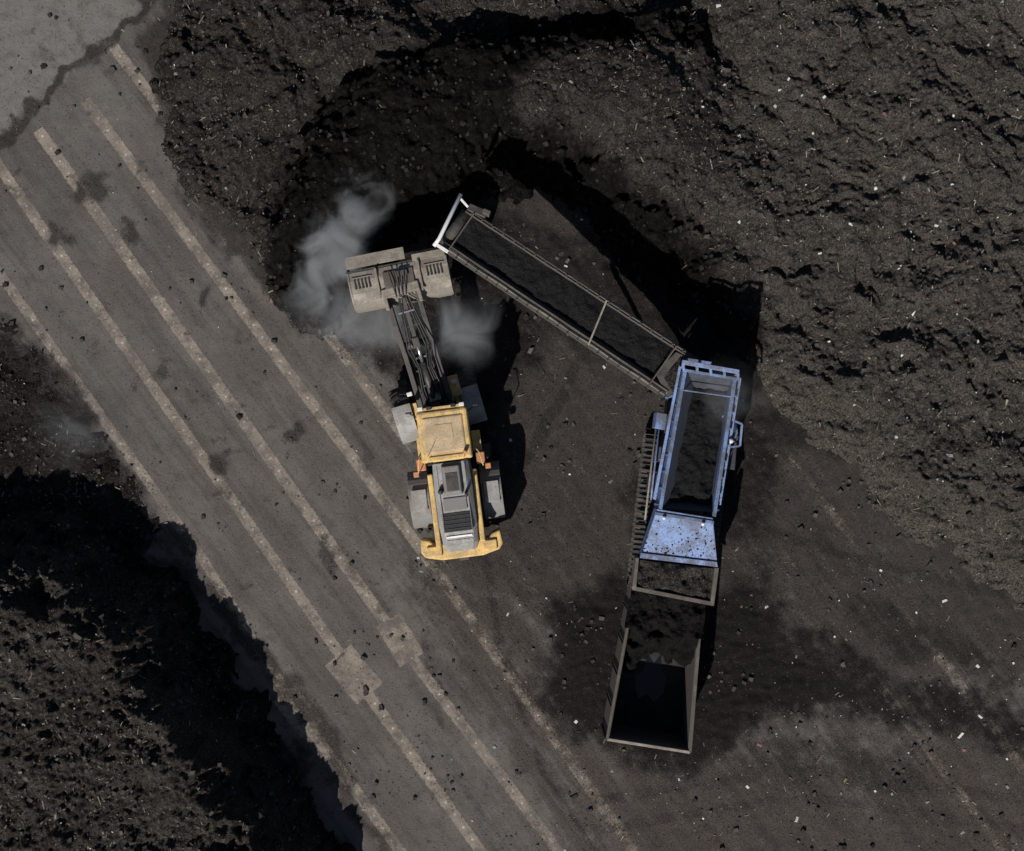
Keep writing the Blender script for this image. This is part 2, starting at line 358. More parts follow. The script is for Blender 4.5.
for (p1,p2,wd) in segs:
    a=G(*p1);bb=G(*p2); d=(bb-a); L=d.length; d.normalize(); nrm=Vector((-d.y,d.x,0))
    pr=node(nt,'ShaderNodeVectorMath',{0:P,1:tuple(nrm)},operation='DOT_PRODUCT').outputs['Value']
    al=node(nt,'ShaderNodeVectorMath',{0:P,1:tuple(d)},operation='DOT_PRODUCT').outputs['Value']
    pr=Mt(nt,'SUBTRACT',pr,nrm.dot(a)); al=Mt(nt,'SUBTRACT',al,d.dot(a))
    e=Mt(nt,'ADD',Mt(nt,'ABSOLUTE',pr),edge)
    m1=mr(nt,e,wd/PX/2+.012,wd/PX/2-.02)
    m2=Mt(nt,'LESS_THAN',Mt(nt,'ABSOLUTE',Mt(nt,'SUBTRACT',al,L/2)),L/2)
    mm=Mt(nt,'MULTIPLY',m1,m2)
    line=mm if line is None else Mt(nt,'MAXIMUM',line,mm)
    if wd<20:
        fr=Mt(nt,'SUBTRACT',Mt(nt,'FRACT',Mt(nt,'DIVIDE',al,.46)),.5)
        fr=Mt(nt,'MULTIPLY',fr,.46)
        dd=Mt(nt,'SQRT',Mt(nt,'ADD',Mt(nt,'MULTIPLY',fr,fr),Mt(nt,'MULTIPLY',pr,pr)))
        dm=Mt(nt,'MULTIPLY',Mt(nt,'LESS_THAN',dd,.036),m2)
        dots=dm if dots is None else Mt(nt,'MAXIMUM',dots,dm)
nl=noise(nt,P,2.5,6,.7)
lc=mix(nt,mr(nt,nl,.32,.62),(.175,.147,.122),(.26,.222,.186))
lc=mix(nt,mr(nt,nf,.48,.66,0,.55),lc,(.12,.10,.085))
lc=mix(nt,Mt(nt,'MULTIPLY',dots,mr(nt,nl,.42,.55,.25,.9)),lc,(.44,.41,.37))
line=Mt(nt,'MULTIPLY',line,Mt(nt,'SUBTRACT',1.,A('pale')))
wear=mr(nt,Mt(nt,'ADD',noise(nt,P,1.1,6,.7),Mt(nt,'MULTIPLY',nl,.3)),.75,.57,.30,1.)
c=mix(nt,Mt(nt,'MULTIPLY',line,wear),c,lc)
bl=mr(nt,noise(nt,P,1.3,6,.72,.4),.60,.69,0,.7)
c=mix(nt,bl,c,(.040,.034,.030))
dn=Mt(nt,'ADD',Mt(nt,'MULTIPLY',nmid,.6),Mt(nt,'MULTIPLY',nf,.4))
dn=Mt(nt,'ADD',Mt(nt,'MULTIPLY',dn,.7),Mt(nt,'MULTIPLY',nstr,.3))
df=mr(nt,Mt(nt,'ADD',A('dirt'),Mt(nt,'MULTIPLY',Mt(nt,'SUBTRACT',dn,.5),2.5)),.32,.95,0,.95)
nfc=mr(nt,nf,.42,.62)
dc=mix(nt,A('red'),mix(nt,mr(nt,nmid,.3,.7),(.023,.019,.0168),(.052,.044,.039)),mix(nt,mr(nt,nmid,.3,.7),(.034,.028,.0248),(.072,.059,.052)))
dc=mix(nt,Mt(nt,'MULTIPLY',nfc,.5),dc,(.012,.010,.009))
c=mix(nt,df,c,dc)
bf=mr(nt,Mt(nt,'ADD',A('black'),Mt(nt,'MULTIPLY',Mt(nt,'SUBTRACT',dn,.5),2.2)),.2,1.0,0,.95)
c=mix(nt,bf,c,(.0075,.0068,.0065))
cr=mr(nt,noise(nt,P,14,3,.7),.61,.66,0,.85)
c=mix(nt,Mt(nt,'MULTIPLY',cr,mr(nt,A('dirt'),.2,.7,.30,1)),c,(.012,.010,.009))
spk=mr(nt,noise(nt,P,44,1,.5),.70,.75,0,.8)
c=mix(nt,Mt(nt,'MULTIPLY',spk,mr(nt,A('dirt'),.3,.7,.25,1)),c,(.17,.15,.13))
setin(nt,b,'Base Color',c); b.inputs['Roughness'].default_value=.9; b.inputs['Specular IOR Level'].default_value=.08
hh=Mt(nt,'ADD',Mt(nt,'MULTIPLY',nf,.4),Mt(nt,'ADD',Mt(nt,'MULTIPLY',cr,.5),Mt(nt,'MULTIPLY',nmid,.6)))
bump(nt,b,hh,.75,.06)
inside=(np.abs(X)<17)*(np.abs(Y)<15)
Z=(.03*fbm(X*.5,Y*.5,3,99)+.018*fbm(X*3,Y*3,3,98))*ss(.6,.95,dirt)*inside
Z=Z+inside*blackarea*ss(.6,.9,dirt)*(.075*ridg(X*.7,Y*1.9,4,101)+.035*fbm(X*5,Y*5,3,103))
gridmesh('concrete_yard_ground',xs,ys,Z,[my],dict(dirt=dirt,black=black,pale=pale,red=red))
# ================================================================ HEAPS
xs=np.concatenate([np.arange(-30,-17,.25),np.arange(-17,17,.042),np.arange(17,30,.25)]); ys=np.concatenate([np.arange(-26,-14.2,.25),np.arange(-14.2,14.2,.042),np.arange(14.2,26,.25)])
X,Y=np.meshgrid(xs,ys); px=512+X*PX; py=425.5-Y*PX
h,d,sm,inM=hA(X,Y)
wetShadeA=ss(-14,16,sdp(px+14*fbm(X*1.2,Y*1.2,4,8),py+14*fbm(X*1.2,Y*1.2,4,9),polyWetShade))  # mask for wet compost and for shade put into the colour
bright=ss(640,850,px)
gridmesh('compost_heap',xs,ys,h,[M_comp],dict(wet_shade=np.maximum(wetShadeA,.30*ss(740,600,px)*(d>0)),smooth=np.maximum(sm,.25*inM),bright=bright),h>-.02)
k=(X<-1)&(Y<4.5)
h2=np.where(k,hB(X,Y),-1)
gridmesh('compost_heap',xs,ys,h2,[M_comp],dict(wet_shade=.15+.5*ss(.8,.2,h2),smooth=0*h2,bright=.35*ss(1.,2.4,h2)),(h2>-.02))
def height(x,y):
    a=hA(x,y)[0]; b_=np.where((x<-1)&(y<4.5),hB(x,y),-1); return np.maximum(np.maximum(a,b_),0.)
def bits(name,x,y,size,asp,mats,mi,flat=.4,seed=0):
    r=np.random.RandomState(seed); n=len(x); z=height(x,y)
    base=np.array([(-1,-1,-1),(1,-1,-1),(1,1,-1),(-1,1,-1),(-1,-1,1),(1,-1,1),(1,1,1),(-1,1,1)],float)*.5
    V=np.repeat(base[None],n,0)*(1+.35*(r.rand(n,8,3)-.5)*2)
    V=V*np.stack([size*asp,size,size*flat],1)[:,None,:]
    t=(r.rand(n)-.5)*.9; ct,st=np.cos(t)[:,None],np.sin(t)[:,None]
    V=np.stack([V[...,0]*ct-V[...,2]*st,V[...,1],V[...,0]*st+V[...,2]*ct],-1)
    t=r.rand(n)*6.28; ct,st=np.cos(t)[:,None],np.sin(t)[:,None]
    V=np.stack([V[...,0]*ct-V[...,1]*st,V[...,0]*st+V[...,1]*ct,V[...,2]],-1)
    V+=np.stack([x,y,z+size*flat*.35],1)[:,None,:]
    f=np.array([(3,2,1,0),(4,5,6,7),(0,1,5,4),(1,2,6,5),(2,3,7,6),(3,0,4,7)])
    F=(np.arange(n)[:,None,None]*8+f[None]).reshape(-1,4)
    rawobj(name,V.reshape(-1,3),F.tolist(),mats,None,0,False,None,np.repeat(mi,6))
def flatm(name,c,rg=.8):
    m,nt,b=newmat(name); P=pos(nt); setin(nt,b,'Base Color',mix(nt,noise(nt,P,20,2),tuple(v*.6 for v in c),c)); b.inputs['Roughness'].default_value=rg; return m
lm=[flatm('scrap_white',(.62,.61,.58)),flatm('scrap_wood',(.15,.12,.092)),flatm('scrap_pale_wood',(.27,.235,.19)),flatm('scrap_brown',(.20,.11,.07)),flatm('scrap_olive',(.12,.15,.06)),flatm('scrap_grey',(.20,.20,.20))]
r=np.random.RandomState(5)
def dens(x,y):
    a,dd,s_,im=hA(x,y); b_=np.where((x<-1)&(y<4.5),hB(x,y),-1)
    qx=512+x*PX; qy=425.5-y*PX
    return a,b_,ss(-10,10,sdp(qx,qy,polyWetShade))
def pick(n,fn):
    x=(r.rand(n)-.5)*35; y=(r.rand(n)-.5)*30; a,b_,w=dens(x,y); k=r.rand(n)<fn(x,y,a,b_,w)
    return x[k],y[k],w[k]
onheap=lambda a,b_:np.maximum(a,b_)>.02
right=lambda x:ss(-3,6,x)
clump=lambda x,y:ss(-.25,.45,fbm(x*.6,y*.6,3,120))
x,y,w=pick(46000,lambda x,y,a,b_,w:np.where(onheap(a,b_),.25+.6*clump(x,y),np.where((x>-3)|(y<-6),.14,.06)*2*clump(x,y)))
sz=.02+.095*r.rand(len(x))**5
cl=flatm('clod_dark',(.020,.0165,.014)); cl2=flatm('clod_brown',(.065,.056,.049)); cl3=flatm('clod_black',(.006,.0055,.005))
mi=(r.rand(len(x))>.6).astype(int); mi[w>.3]=2
bits('compost_clods',x,y,sz,.8+.7*r.rand(len(x)),[cl,cl2,cl3],mi,.75,3)
x,y,w=pick(60000,lambda x,y,a,b_,w:np.where(onheap(a,b_),np.where(w>.5,.03,.22+.45*clump(x+9,y))*(1+.15*right(x)),np.where((x>3)&(y<-4),.08,.03)))
n=len(x); bits('wood_chips',x,y,.010+.018*r.rand(n)**2,1.5+9*r.rand(n)**4,[lm[1],lm[2]],(r.rand(n)>.75).astype(int),.6,4)
x,y,w=pick(5600,lambda x,y,a,b_,w:np.where(onheap(a,b_),np.where(w>.5,.03,.14+.32*right(x)),np.where((x>3)&(y<-3),.36,np.where(x>-1.5,.14,.02))))
n=len(x); mi=r.choice([0,0,0,0,5,5,5,2,3,4],n); bits('plastic_litter',x,y,.020+.06*r.rand(n)**5,1+1.6*r.rand(n)**2,lm,mi,.3,6)
# ================================================================ WHEEL LOADER
wl=empty('wheel_loader',G(452,470,0)*1.0)
f=Fr(G(454,494,2.4),7.2,wl)
f.box('rear_chassis',0,-.2,.95,1.0,3.2,.7,M_dk)
f.box('rear_axle',0,-.12,.75,1.8,.3,.3,M_dk)
def loft(fr,name,secs,mat,bevel=.02):
    V=[];F=[];n=None
    for (y,hw,zt,zb,ch) in secs:
        ring=[(-hw-.03,zb),(-hw,zt-ch*1.2),(-hw+ch,zt),(hw-ch,zt),(hw,zt-ch*1.2),(hw+.03,zb)]; n=len(ring)
        V+=[fr.w(x,y,z) for x,z in ring]
    for i in range(len(secs)-1):
        for k in range(n): F.append([i*n+k,i*n+(k+1)%n,(i+1)*n+(k+1)%n,(i+1)*n+k])
    F.append(list(range(n))); F.append([(len(secs)-1)*n+k for k in range(n)][::-1])
    return fixn(rawobj(name,[tuple(v) for v in V],F,mat,fr.p,bevel))
loft(f,'engine_hood',[(.92,.52,2.42,1.2,.12),(.2,.55,2.42,1.2,.12),(-.9,.55,2.36,1.2,.12),(-1.45,.50,2.22,1.2,.12),(-1.68,.42,1.9,1.2,.1)],M_lgry)
f.box('hood_intake_box',0,.42,2.50,.56,.92,.16,M_gry,.04,.85)
f.box('hood_intake_screen',0,.36,2.585,.34,.52,.02,M_dk,.004)
f.box('hood_panel_rear',0,-.28,2.43,.66,.36,.03,M_gry,.01)
f.box('cooling_grille',0,-.80,2.385,.84,.54,.03,M_blk,.004)
for i in range(4): f.box('grille_slat_%d'%i,0,-.62-.12*i,2.41,.80,.014,.02,M_dk,.003)
for sx in (-1,1): f.box('hood_seam_%d'%(sx+1),sx*.40,-.1,2.425,.02,1.9,.02,M_gry,.004)
for i in range(3): f.box('rear_louvre_%d'%i,0,-1.22-.12*i,2.31-.05*i,.74,.055,.02,M_wht if i<1 else M_lgry,.004,1,R(14))
f.tube('exhaust_pipe',[(.36,.02,2.35),(.36,.02,2.66),(.36,-.08,2.74)],.045,M_dk)
f.tube('precleaner',[(-.36,.12,2.35),(-.36,.12,2.56)],.08,M_blk,14)
for s in (-1,1):
    nm='l' if s<0 else 'r'
    f.box('hood_side_rail_'+nm,s*.64,-.42,1.93,.15,2.1,.34,M_yel,.04)
    f.arc('rear_fender_'+nm,s*1.06,-.10,.72,.90,.60,18,158,M_gry)
    f.box('fender_pad_'+nm,s*1.06,-.1,1.64,.44,.62,.035,M_lgry,.012)
    f.wheel('rear_wheel_'+nm,s*1.06,-.12,.74,.54,M_yel)
    f.box('access_step_'+nm,s*.92,1.02,1.45,.34,.30,.06,M_dk,.01)
    f.box('orange_guard_'+nm,s*.86,.92,1.78,.26,.34,.20,M_org,.03)
    f.box('amber_cover_'+nm,s*1.05,.66,1.66,.16,.16,.12,M_org,.02)
    f.box('platform_'+nm,s*.80,1.42,1.55,.26,.62,.10,M_yel,.02)
    f.box('ladder_tread1_'+nm,s*1.0,1.1,1.05,.25,.4,.04,M_dk,.005)
    f.box('ladder_tread2_'+nm,s*1.05,1.1,.65,.25,.4,.04,M_dk,.005)
    f.tube('hand_rail_'+nm,[(s*.93,.72,1.7),(s*.93,.72,2.4),(s*.86,1.1,2.5),(s*.80,1.2,2.45)],.018,M_yel,8)
    f.box('tail_lamp_'+nm,s*1.0,-1.74,1.5,.18,.06,.12,M_org,.01)
f.poly('counterweight',[(-1.16,-1.22),(-.90,-1.30),(-.80,-1.42),(.80,-1.42),(.90,-1.30),(1.16,-1.22),(1.2,-1.62),(1.08,-1.78),(.6,-1.90),(-.6,-1.90),(-1.08,-1.78),(-1.2,-1.62)],1.72,.75,M_yel,.05)
f.box('counterweight_cap_l',-.80,-1.62,1.76,.44,.30,.08,M_yel,.03); f.box('counterweight_cap_r',.80,-1.62,1.76,.44,.30,.08,M_yel,.03)
f.box('tow_hitch',0,-1.95,1.0,.3,.16,.3,M_dk)
cx,cy=-.02,1.70
f.box('cab_base',cx,cy,1.6,1.34,1.45,.5,M_yel,.03)
f.box('cab_glazing',cx,cy,2.48,1.30,1.36,1.28,M_gls,.03,.93)
for i,(sx,sy) in enumerate([(-1,-1),(1,-1),(1,1),(-1,1)]):
    f.beam('cab_pillar_%d'%i,(cx+sx*.64,cy+sy*.67,1.8),(cx+sx*.60,cy+sy*.63,3.14),.09,.09,M_dk)
f.box('cab_roof',cx,cy,3.20,1.46,1.46,.17,M_yel,.06,.95)
f.box('roof_top_panel',cx,cy+.03,3.305,1.16,1.04,.05,M_tan,.04,.92)
f.box('roof_rear_ledge',cx,cy-.62,3.30,1.0,.12,.05,M_yel,.02)
f.box('roof_visor',cx,cy+.74,3.17,1.30,.16,.07,M_yel,.02)
f.box('roof_hatch',cx,cy+.10,3.335,.50,.42,.02,M_tan,.008)
for i,x_ in enumerate((-.58,-.34,.34,.58)): f.box('work_lamp_%d'%i,cx+x_,cy+.80,3.24,.14,.10,.11,M_wht if i in(0,3) else M_blk,.015)
for i,x_ in enumerate((-.5,.5)): f.box('rear_work_lamp_%d'%i,cx+x_,cy-.76,3.2,.14,.08,.10,M_blk,.015)
f.tube('beacon',[(cx+.52,cy-.52,3.28),(cx+.52,cy-.52,3.44)],.055,M_org,12)
f.tube('antenna',[(cx-.5,cy-.5,3.28),(cx-.5,cy-.52,3.8)],.008,M_blk,6)
for s in (-1,1):
    nm='l' if s<0 else 'r'
    f.tube('mirror_arm_'+nm,[(cx+s*.66,cy+.55,2.95),(cx+s*.92,cy+.72,2.9)],.015,M_blk,6)
    f.box('mirror_'+nm,cx+s*.95,cy+.74,2.75,.16,.05,.34,M_blk,.015)
g=Fr(G(436,402,1.5),16,wl)
for s in (-1,1):
    nm='l' if s<0 else 'r'
    g.wheel('front_wheel_'+nm,s*1.02,-.02,.74,.56,M_yel)
    g.arc('front_fender_'+nm,s*1.02,-.05,.72,.90,.56,75,165,M_lgry)
    g.box('fender_bracket_'+nm,s*.64,-.1,1.45,.16,.5,.1,M_yel,.02)
    g.side('loader_arm_'+nm,[(-.25,1.95),(.15,2.18),(1.3,2.42),(2.3,2.98),(3.15,3.12),(3.22,2.78),(2.4,2.55),(1.45,1.92),(.2,1.72),(-.25,1.7)],s*.36,s*.50,M_dk,.02)
    g.tube('lift_cylinder_'+nm,[(s*.26,-.1,1.1),(s*.26,1.0,1.75)],.085,M_dk,12)
    g.tube('lift_rod_'+nm,[(s*.26,1.0,1.75),(s*.28,1.7,2.15)],.045,M_chr,10)
    g.box('head_lamp_'+nm,s*.66,.42,1.75,.16,.12,.14,M_wht,.02)
    g.box('tower_plate_'+nm,s*.28,-.05,1.6,.07,.85,1.1,M_dk,.02)
g.box('front_frame',0,-.05,1.05,.82,1.3,.7,M_dk,.03); g.box('front_axle',0,0,.74,1.9,.3,.3,M_dk)
g.box('frame_cover_yellow',.66,.30,1.72,.30,.62,.08,M_yel,.02)
g.box('articulation_link',-.05,-.95,1.05,.5,.9,.45,M_dk)
g.tube('tilt_cylinder',[(0,.02,2.15),(0,1.15,2.62)],.11,M_dk,14); g.tube('tilt_rod',[(0,1.15,2.62),(0,1.75,2.84)],.05,M_chr,10)
g.side('bell_crank',[(1.55,2.95),(1.85,3.0),(2.05,2.75),(1.9,2.3),(1.7,2.25)],-.10,.10,M_dk,.02)
g.beam('bucket_link',(0,1.85,2.9),(0,3.0,3.12),.12,.10,M_dk)
g.tube('arm_cross_tube',[(-.46,1.72,2.38),(.46,1.72,2.38)],.12,M_dk,14)
g.tube('arm_pin_rear',[(-.55,-.08,1.85),(.55,-.08,1.85)],.07,M_stl,12)
g.tube('coupler_pin',[(-.6,3.12,2.95),(.6,3.12,2.95)],.06,M_stl,12)
for i,(xx,zz) in enumerate([(-.2,.0),(-.14,.05),(.15,.03),(.21,-.02),(.27,.05)]):
    g.tube('hydraulic_hose_%d'%i,[(xx,-.2,2.05+zz),(xx*1.2,.4,2.38+zz),(xx*.8,1.0,2.62+zz),(xx*1.5,1.6,2.72+zz),(xx,2.3,3.02+zz),(xx*.6,3.0,3.2+zz)],.020,M_blk,8)
for i,(y_,z_) in enumerate([(.5,2.32),(.95,2.5),(1.3,2.6),(2.2,2.98),(2.6,3.12)]): g.box('hose_clamp_%d'%i,0,y_,z_,.50,.05,.05,M_dk if i%2 else M_gry,.01)
g.box('valve_block',.05,.12,2.22,.34,.22,.14,M_gry,.015)
g.box('coupler_frame',0,3.22,3.0,1.06,.26,.62,M_stl,.03)
g.box('coupler_cheek_l',-.48,3.02,3.12,.10,.5,.3,M_stl,.02); g.box('coupler_cheek_r',.48,3.02,3.12,.10,.5,.3,M_stl,.02)
bx=Fr(G(398.5,276,3.2),11,wl)
HW=1.36
def shell(name,prof,x0,x1,th,mat):
    V=[];n=len(prof)
    for x_ in (x0,x1):
        for (y_,z_) in prof: V.append(bx.w(x_,y_,z_))
    for x_ in (x0,x1):
        for (y_,z_) in prof: V.append(bx.w(x_,y_-th*.3,z_-th))
    F=[[i,i+1,n+i+1,n+i] for i in range(n-1)]+[[2*n+i,3*n+i,3*n+i+1,2*n+i+1] for i in range(n-1)]
    F+=[[0,n,3*n,2*n],[n-1,3*n-1,4*n-1,2*n-1]]+[[i,2*n+i,2*n+i+1,i+1] for i in range(n-1)]+[[n+i,n+i+1,3*n+i+1,3*n+i] for i in range(n-1)]
    return rawobj(name,[tuple(v) for v in V],F,mat,wl,.008)
prof=[(-.62,1.95),(-.70,2.35),(-.68,2.75),(-.55,3.05),(-.28,3.22),(.08,3.26),(.32,3.2)]
shell('bucket_shell',prof,-HW,HW,.05,M_stl)
for s in (-1,1):
    nm='l' if s<0 else 'r'
    bx.side('bucket_side_'+nm,[(-.60,1.95),(-.70,2.35),(-.68,2.75),(-.55,3.05),(-.28,3.24),(.08,3.28),(.32,3.22),(.64,2.9),(.2,2.3)],s*HW,s*(HW+.05),M_stl,.008)
    bx.box('side_rib_'+nm,s*.60,-.1,3.28,.06,.85,.05,M_stl,.008,1,R(2))
    for i in range(5): bx.box('slot_%s_%d'%(nm,i),s*1.02+(i-2)*.10,-.02,3.262,.045,.28,.02,M_blk,.002)
    bx.box('slot_frame_'+nm,s*1.02,.16,3.262,.56,.025,.03,M_stl,.004)
bx.box('bucket_lip_l',-.56,.62,3.12,1.66,.34,.04,M_stl,.008,1,R(-6))
bx.box('bucket_lip_r',.92,.42,3.20,.92,.20,.05,M_stl,.008)
bx.box('lip_backing_bar',-.1,.36,3.18,2.65,.04,.08,M_dk,.008)
bx.box('bucket_centre_plate',0,-.12,3.285,.85,.56,.03,M_tanst,.01)
for i in range(4): bx.tube('bucket_hose_%d'%i,[(-.15+.09*i,-.6,3.3),(-.2+.12*i,-.2,3.42),(-.25+.15*i,.2,3.38)],.018,M_blk,8)
bx.box('bucket_bracket',.12,.05,3.34,.3,.16,.1,M_dk,.01)
# ================================================================ SCREENING MACHINE
sc=empty('screening_machine',G(690,470,0))
def track(name,a,b,w,hgt):
    a=G(*a); b=G(*b); d=(b-a); d.z=0; L=d.length; d.normalize(); s=Vector((-d.y,d.x,0)); r_=hgt/2
    per=2*(L-2*r_)+2*math.pi*r_
    o=Vector((a.x,a.y,0))
    def at(t):
        t%=per; S=L-2*r_
        if t<S: return (r_+t,2*r_,0)
        t-=S
        if t<math.pi*r_: th=t/r_; return (r_+S+math.sin(th)*r_,r_+math.cos(th)*r_,-th)
        t-=math.pi*r_
        if t<S: return (r_+S-t,0,math.pi)
        t-=S; th=t/r_; return (r_-math.sin(th)*r_,r_-math.cos(th)*r_,math.pi-th)
    V=[];F=[]
    n=int(per/.15)
    for i in range(n):
        u,z,th=at(i*per/n); base=o+d*u+Vector((0,0,z+.02)); T=d*math.cos(th)+Vector((0,0,1))*math.sin(th); N=Vector((0,0,1))*math.cos(th)-d*math.sin(th)
        for (l0,l1,n0,n1) in ((-.065,.065,-.03,0),(-.015,.015,0,.045)):
            k=len(V)
            for nn in (n0,n1):
                for (tt,sw) in ((l0,-1),(l1,-1),(l1,1),(l0,1)): V.append(base+T*tt+s*sw*w/2+N*nn)
            F+=[[k,k+1,k+2,k+3][::-1],[k+4,k+5,k+6,k+7],[k,k+1,k+5,k+4],[k+1,k+2,k+6,k+5],[k+2,k+3,k+7,k+6],[k+3,k,k+4,k+7]]
    rawobj(name,[tuple(v) for v in V],F,M_rub,sc)
    beamV(name+'_frame',o+d*r_+Vector((0,0,r_)),o+d*(L-r_)+Vector((0,0,r_)),w*.7,hgt*.7,M_dk,sc)
track('left_track',(654,432,.8),(636,588,.8),.46,.75)
track('right_track',(724,440,.8),(705,590,.8),.46,.75)
slab('chassis',[(668,400),(716,408),(697,560),(650,553)],1.5,.7,M_dk,sc,.02)
slab('chassis_upper',[(678,380),(722,388),(706,512),(664,505)],2.15,1.45,M_dblue,sc,.02)
zt=3.2
plate('wall_left',[(684,368,zt),(687.5,368.6,zt),(662,510,zt),(658.5,509,zt)],.95,M_blue,sc)
plate('wall_right',[(734,375,zt),(737.5,375.6,zt),(716,517,zt),(712.5,516,zt)],.95,M_blue,sc)
plate('rail_left_outer',[(679,366,2.95),(681.5,366.5,2.95),(656,500,2.95),(653,499,2.95)],.10,M_lblue,sc)
plate('rail_right_outer',[(739,378,2.9),(741.5,378,2.9),(721,505,2.9),(718,505,2.9)],.10,M_lblue,sc)
for i in range(9):
    t=i/8.
    beam('stiffener_left_%d'%i,(684+(659-684)*t,372+(505-372)*t,3.1),(680+(655-680)*t,371+(504-371)*t,2.3),.05,.06,M_blue,sc)
    beam('stiffener_right_%d'%i,(738+(717-738)*t,380+(510-380)*t,3.1),(740+(719-740)*t,380+(510-380)*t,2.3),.05,.06,M_blue,sc)
def quad(name,p,mat,th=.03): return plate(name,p,th,mat,sc,.003)
quad('liner_left',[(687.5,371,3.15),(697,394,2.5),(677,498,2.5),(662,508,3.15)],M_dblue)
quad('liner_right',[(734,377,3.15),(716,512,3.15),(708,502,2.5),(724,398,2.5)],M_dblue)
quad('liner_front',[(687.5,371,3.15),(734,377,3.15),(724,398,2.5),(697,394,2.5)],M_dblue)
quad('liner_rear',[(677,498,2.5),(708,502,2.5),(716,512,3.15),(662,508,3.15)],M_dblue)
patch('hopper_compost',[G(693,388,2.74),G(727,393,2.74),G(709,504,2.80),G(669,500,2.80)],30,90,.10,.12,M_belt,sc,5)
beam('cross_brace',(682,390,3.16),(732,397,3.16),.035,.04,M_blue,sc)
beam('end_frame_top',(682,362,3.35),(739,372,3.35),.12,.10,M_lblue,sc)
beam('end_frame_low',(684,370,3.2),(738,379,3.2),.07,.08,M_blue,sc)
for i in range(5):
    t=i/4.; beam('end_post_%d'%i,(683+55*t,363+9.5*t,3.33),(684+54*t,371+9*t,3.2),.07,.07,M_blue,sc)
plate('end_gusset',[(688,358,3.0),(712,362,3.0),(708,368,3.0),(690,366,3.0)],.5,M_blue,sc)
beam('end_leg_left',(683,366,3.3),(684,372,.9),.10,.10,M_blue,sc); beam('end_leg_right',(737,374,3.3),(733,378,.9),.10,.10,M_blue,sc)
hp=[(657,509,3.22),(713,518,3.22),(717.5,565,3.05),(641,556,3.05)]
plate('feed_hood',hp,.75,M_lblue,sc,.02)
plate('hood_ridge_strip',[(655,512,3.26),(714,521,3.26),(714,524,3.26),(655,515,3.26)],.03,M_blue,sc)
plate('hood_lower_lip',[(641,553,3.12),(717,562,3.12),(718,567,3.08),(640,558,3.08)],.10,M_blue,sc)
rr=np.random.RandomState(8); V=[];F=[]
for i in range(260):
    u=rr.rand(); v=.97-(rr.rand()**2.6)*.75
    qx=(657+56*u)*(1-v)+(641+76*u)*v; qy=(509+9*u)*(1-v)+(556+9*u)*v; z_=3.22-.17*v+.012; s_=.008+.026*rr.rand()**2.5+.02*max(0,v-.8)
    c_=G(qx,min(qy,562),z_); k=len(V); a0=rr.rand()*6
    for a in range(5): V.append((c_.x+math.cos(a0+a*1.257)*s_*(.6+.8*rr.rand()),c_.y+math.sin(a0+a*1.257)*s_,c_.z-.01))
    V.append((c_.x,c_.y,c_.z+s_*.7)); F+=[[k+a,k+(a+1)%5,k+5] for a in range(5)]
rawobj('hood_crumbs',V,F,M_comp,sc)
tube('hood_lifting_eye_l',(664,518,3.25),(664,518,3.34),.05,M_wht,sc); tube('hood_lifting_eye_r',(703,524,3.25),(703,524,3.34),.05,M_wht,sc)
plate('tail_wall_left',[(636,558,2.8),(639,558,2.8),(636,590,2.6),(632,589,2.6)],.7,M_tanst,sc)
plate('tail_wall_right',[(715,568,2.8),(719,568,2.8),(714,606,2.6),(710,605,2.6)],.7,M_tanst,sc)
plate('tail_wall_rear',[(632,586,2.6),(713,602,2.6),(713,606,2.6),(632,590,2.6)],.6,M_tanst,sc)
patch('tail_compost',[G(638,560,2.6),G(716,569,2.6),G(711,603,2.5),G(634,588,2.5)],60,30,.12,.10,M_comp,sc,14)
slab('tail_support',[(645,560),(708,568),(703,596),(642,584)],1.9,1.2,M_dk,sc,.02)
slab('power_pack',[(724,430),(738,432),(735,470),(721,468)],1.9,.9,M_dblue,sc,.02)
slab('control_box',[(722,420),(736,418),(739,440),(724,446)],2.5,1.2,M_blue,sc,.02)
slab('control_lid',[(727,424),(735,423),(736,432),(728,434)],2.56,2.5,M_wht,sc,.01)
tube('exhaust_stack',(731,441,2.3),(731,441,3.0),.07,M_wht,sc)
beam('pack_bracket_1',(722,416,2.7),(742,424,2.7),.06,.06,M_blue,sc); beam('pack_bracket_2',(742,424,2.7),(740,446,2.7),.06,.06,M_lblue,sc); beam('pack_bracket_3',(740,446,2.7),(722,448,2.7),.05,.05,M_blue,sc)
tubeV('fuel_hose',[G(724,452,2.3),G(730,456,2.4),G(734,448,2.45),G(738,436,2.6)],.03,M_blk,sc,8)
tube('left_pipe',(656,428,2.0),(645,520,1.9),.030,M_stl,sc); tube('left_pipe_2',(660,420,2.1),(651,500,2.1),.025,M_blue,sc)
slab('left_box_1',[(657,412),(667,414),(665,430),(655,428)],2.4,1.6,M_blue,sc,.015)
slab('left_box_2',[(655,446),(662,447),(660,462),(653,461)],1.9,1.3,M_dblue,sc,.015)
slab('left_box_3',[(650,474),(658,475),(656,492),(648,491)],1.9,1.3,M_dblue,sc,.015)
beam('left_strut_1',(684,392,2.9),(660,400,1.6),.06,.06,M_blue,sc); beam('left_strut_2',(672,455,2.6),(654,462,1.5),.05,.05,M_blue,sc)
for i in range(6): slab('step_%d'%i,[(641-1.6*i,470+14*i),(647-1.6*i,471+14*i),(646.6-1.6*i,473+14*i),(640.6-1.6*i,472+14*i)],1.35,1.3,M_tanst,sc,.004)
hA1=(441,247); hB1=(467,209); tC=(700,361); tD=(664,396); zh,ztl=4.0,2.55
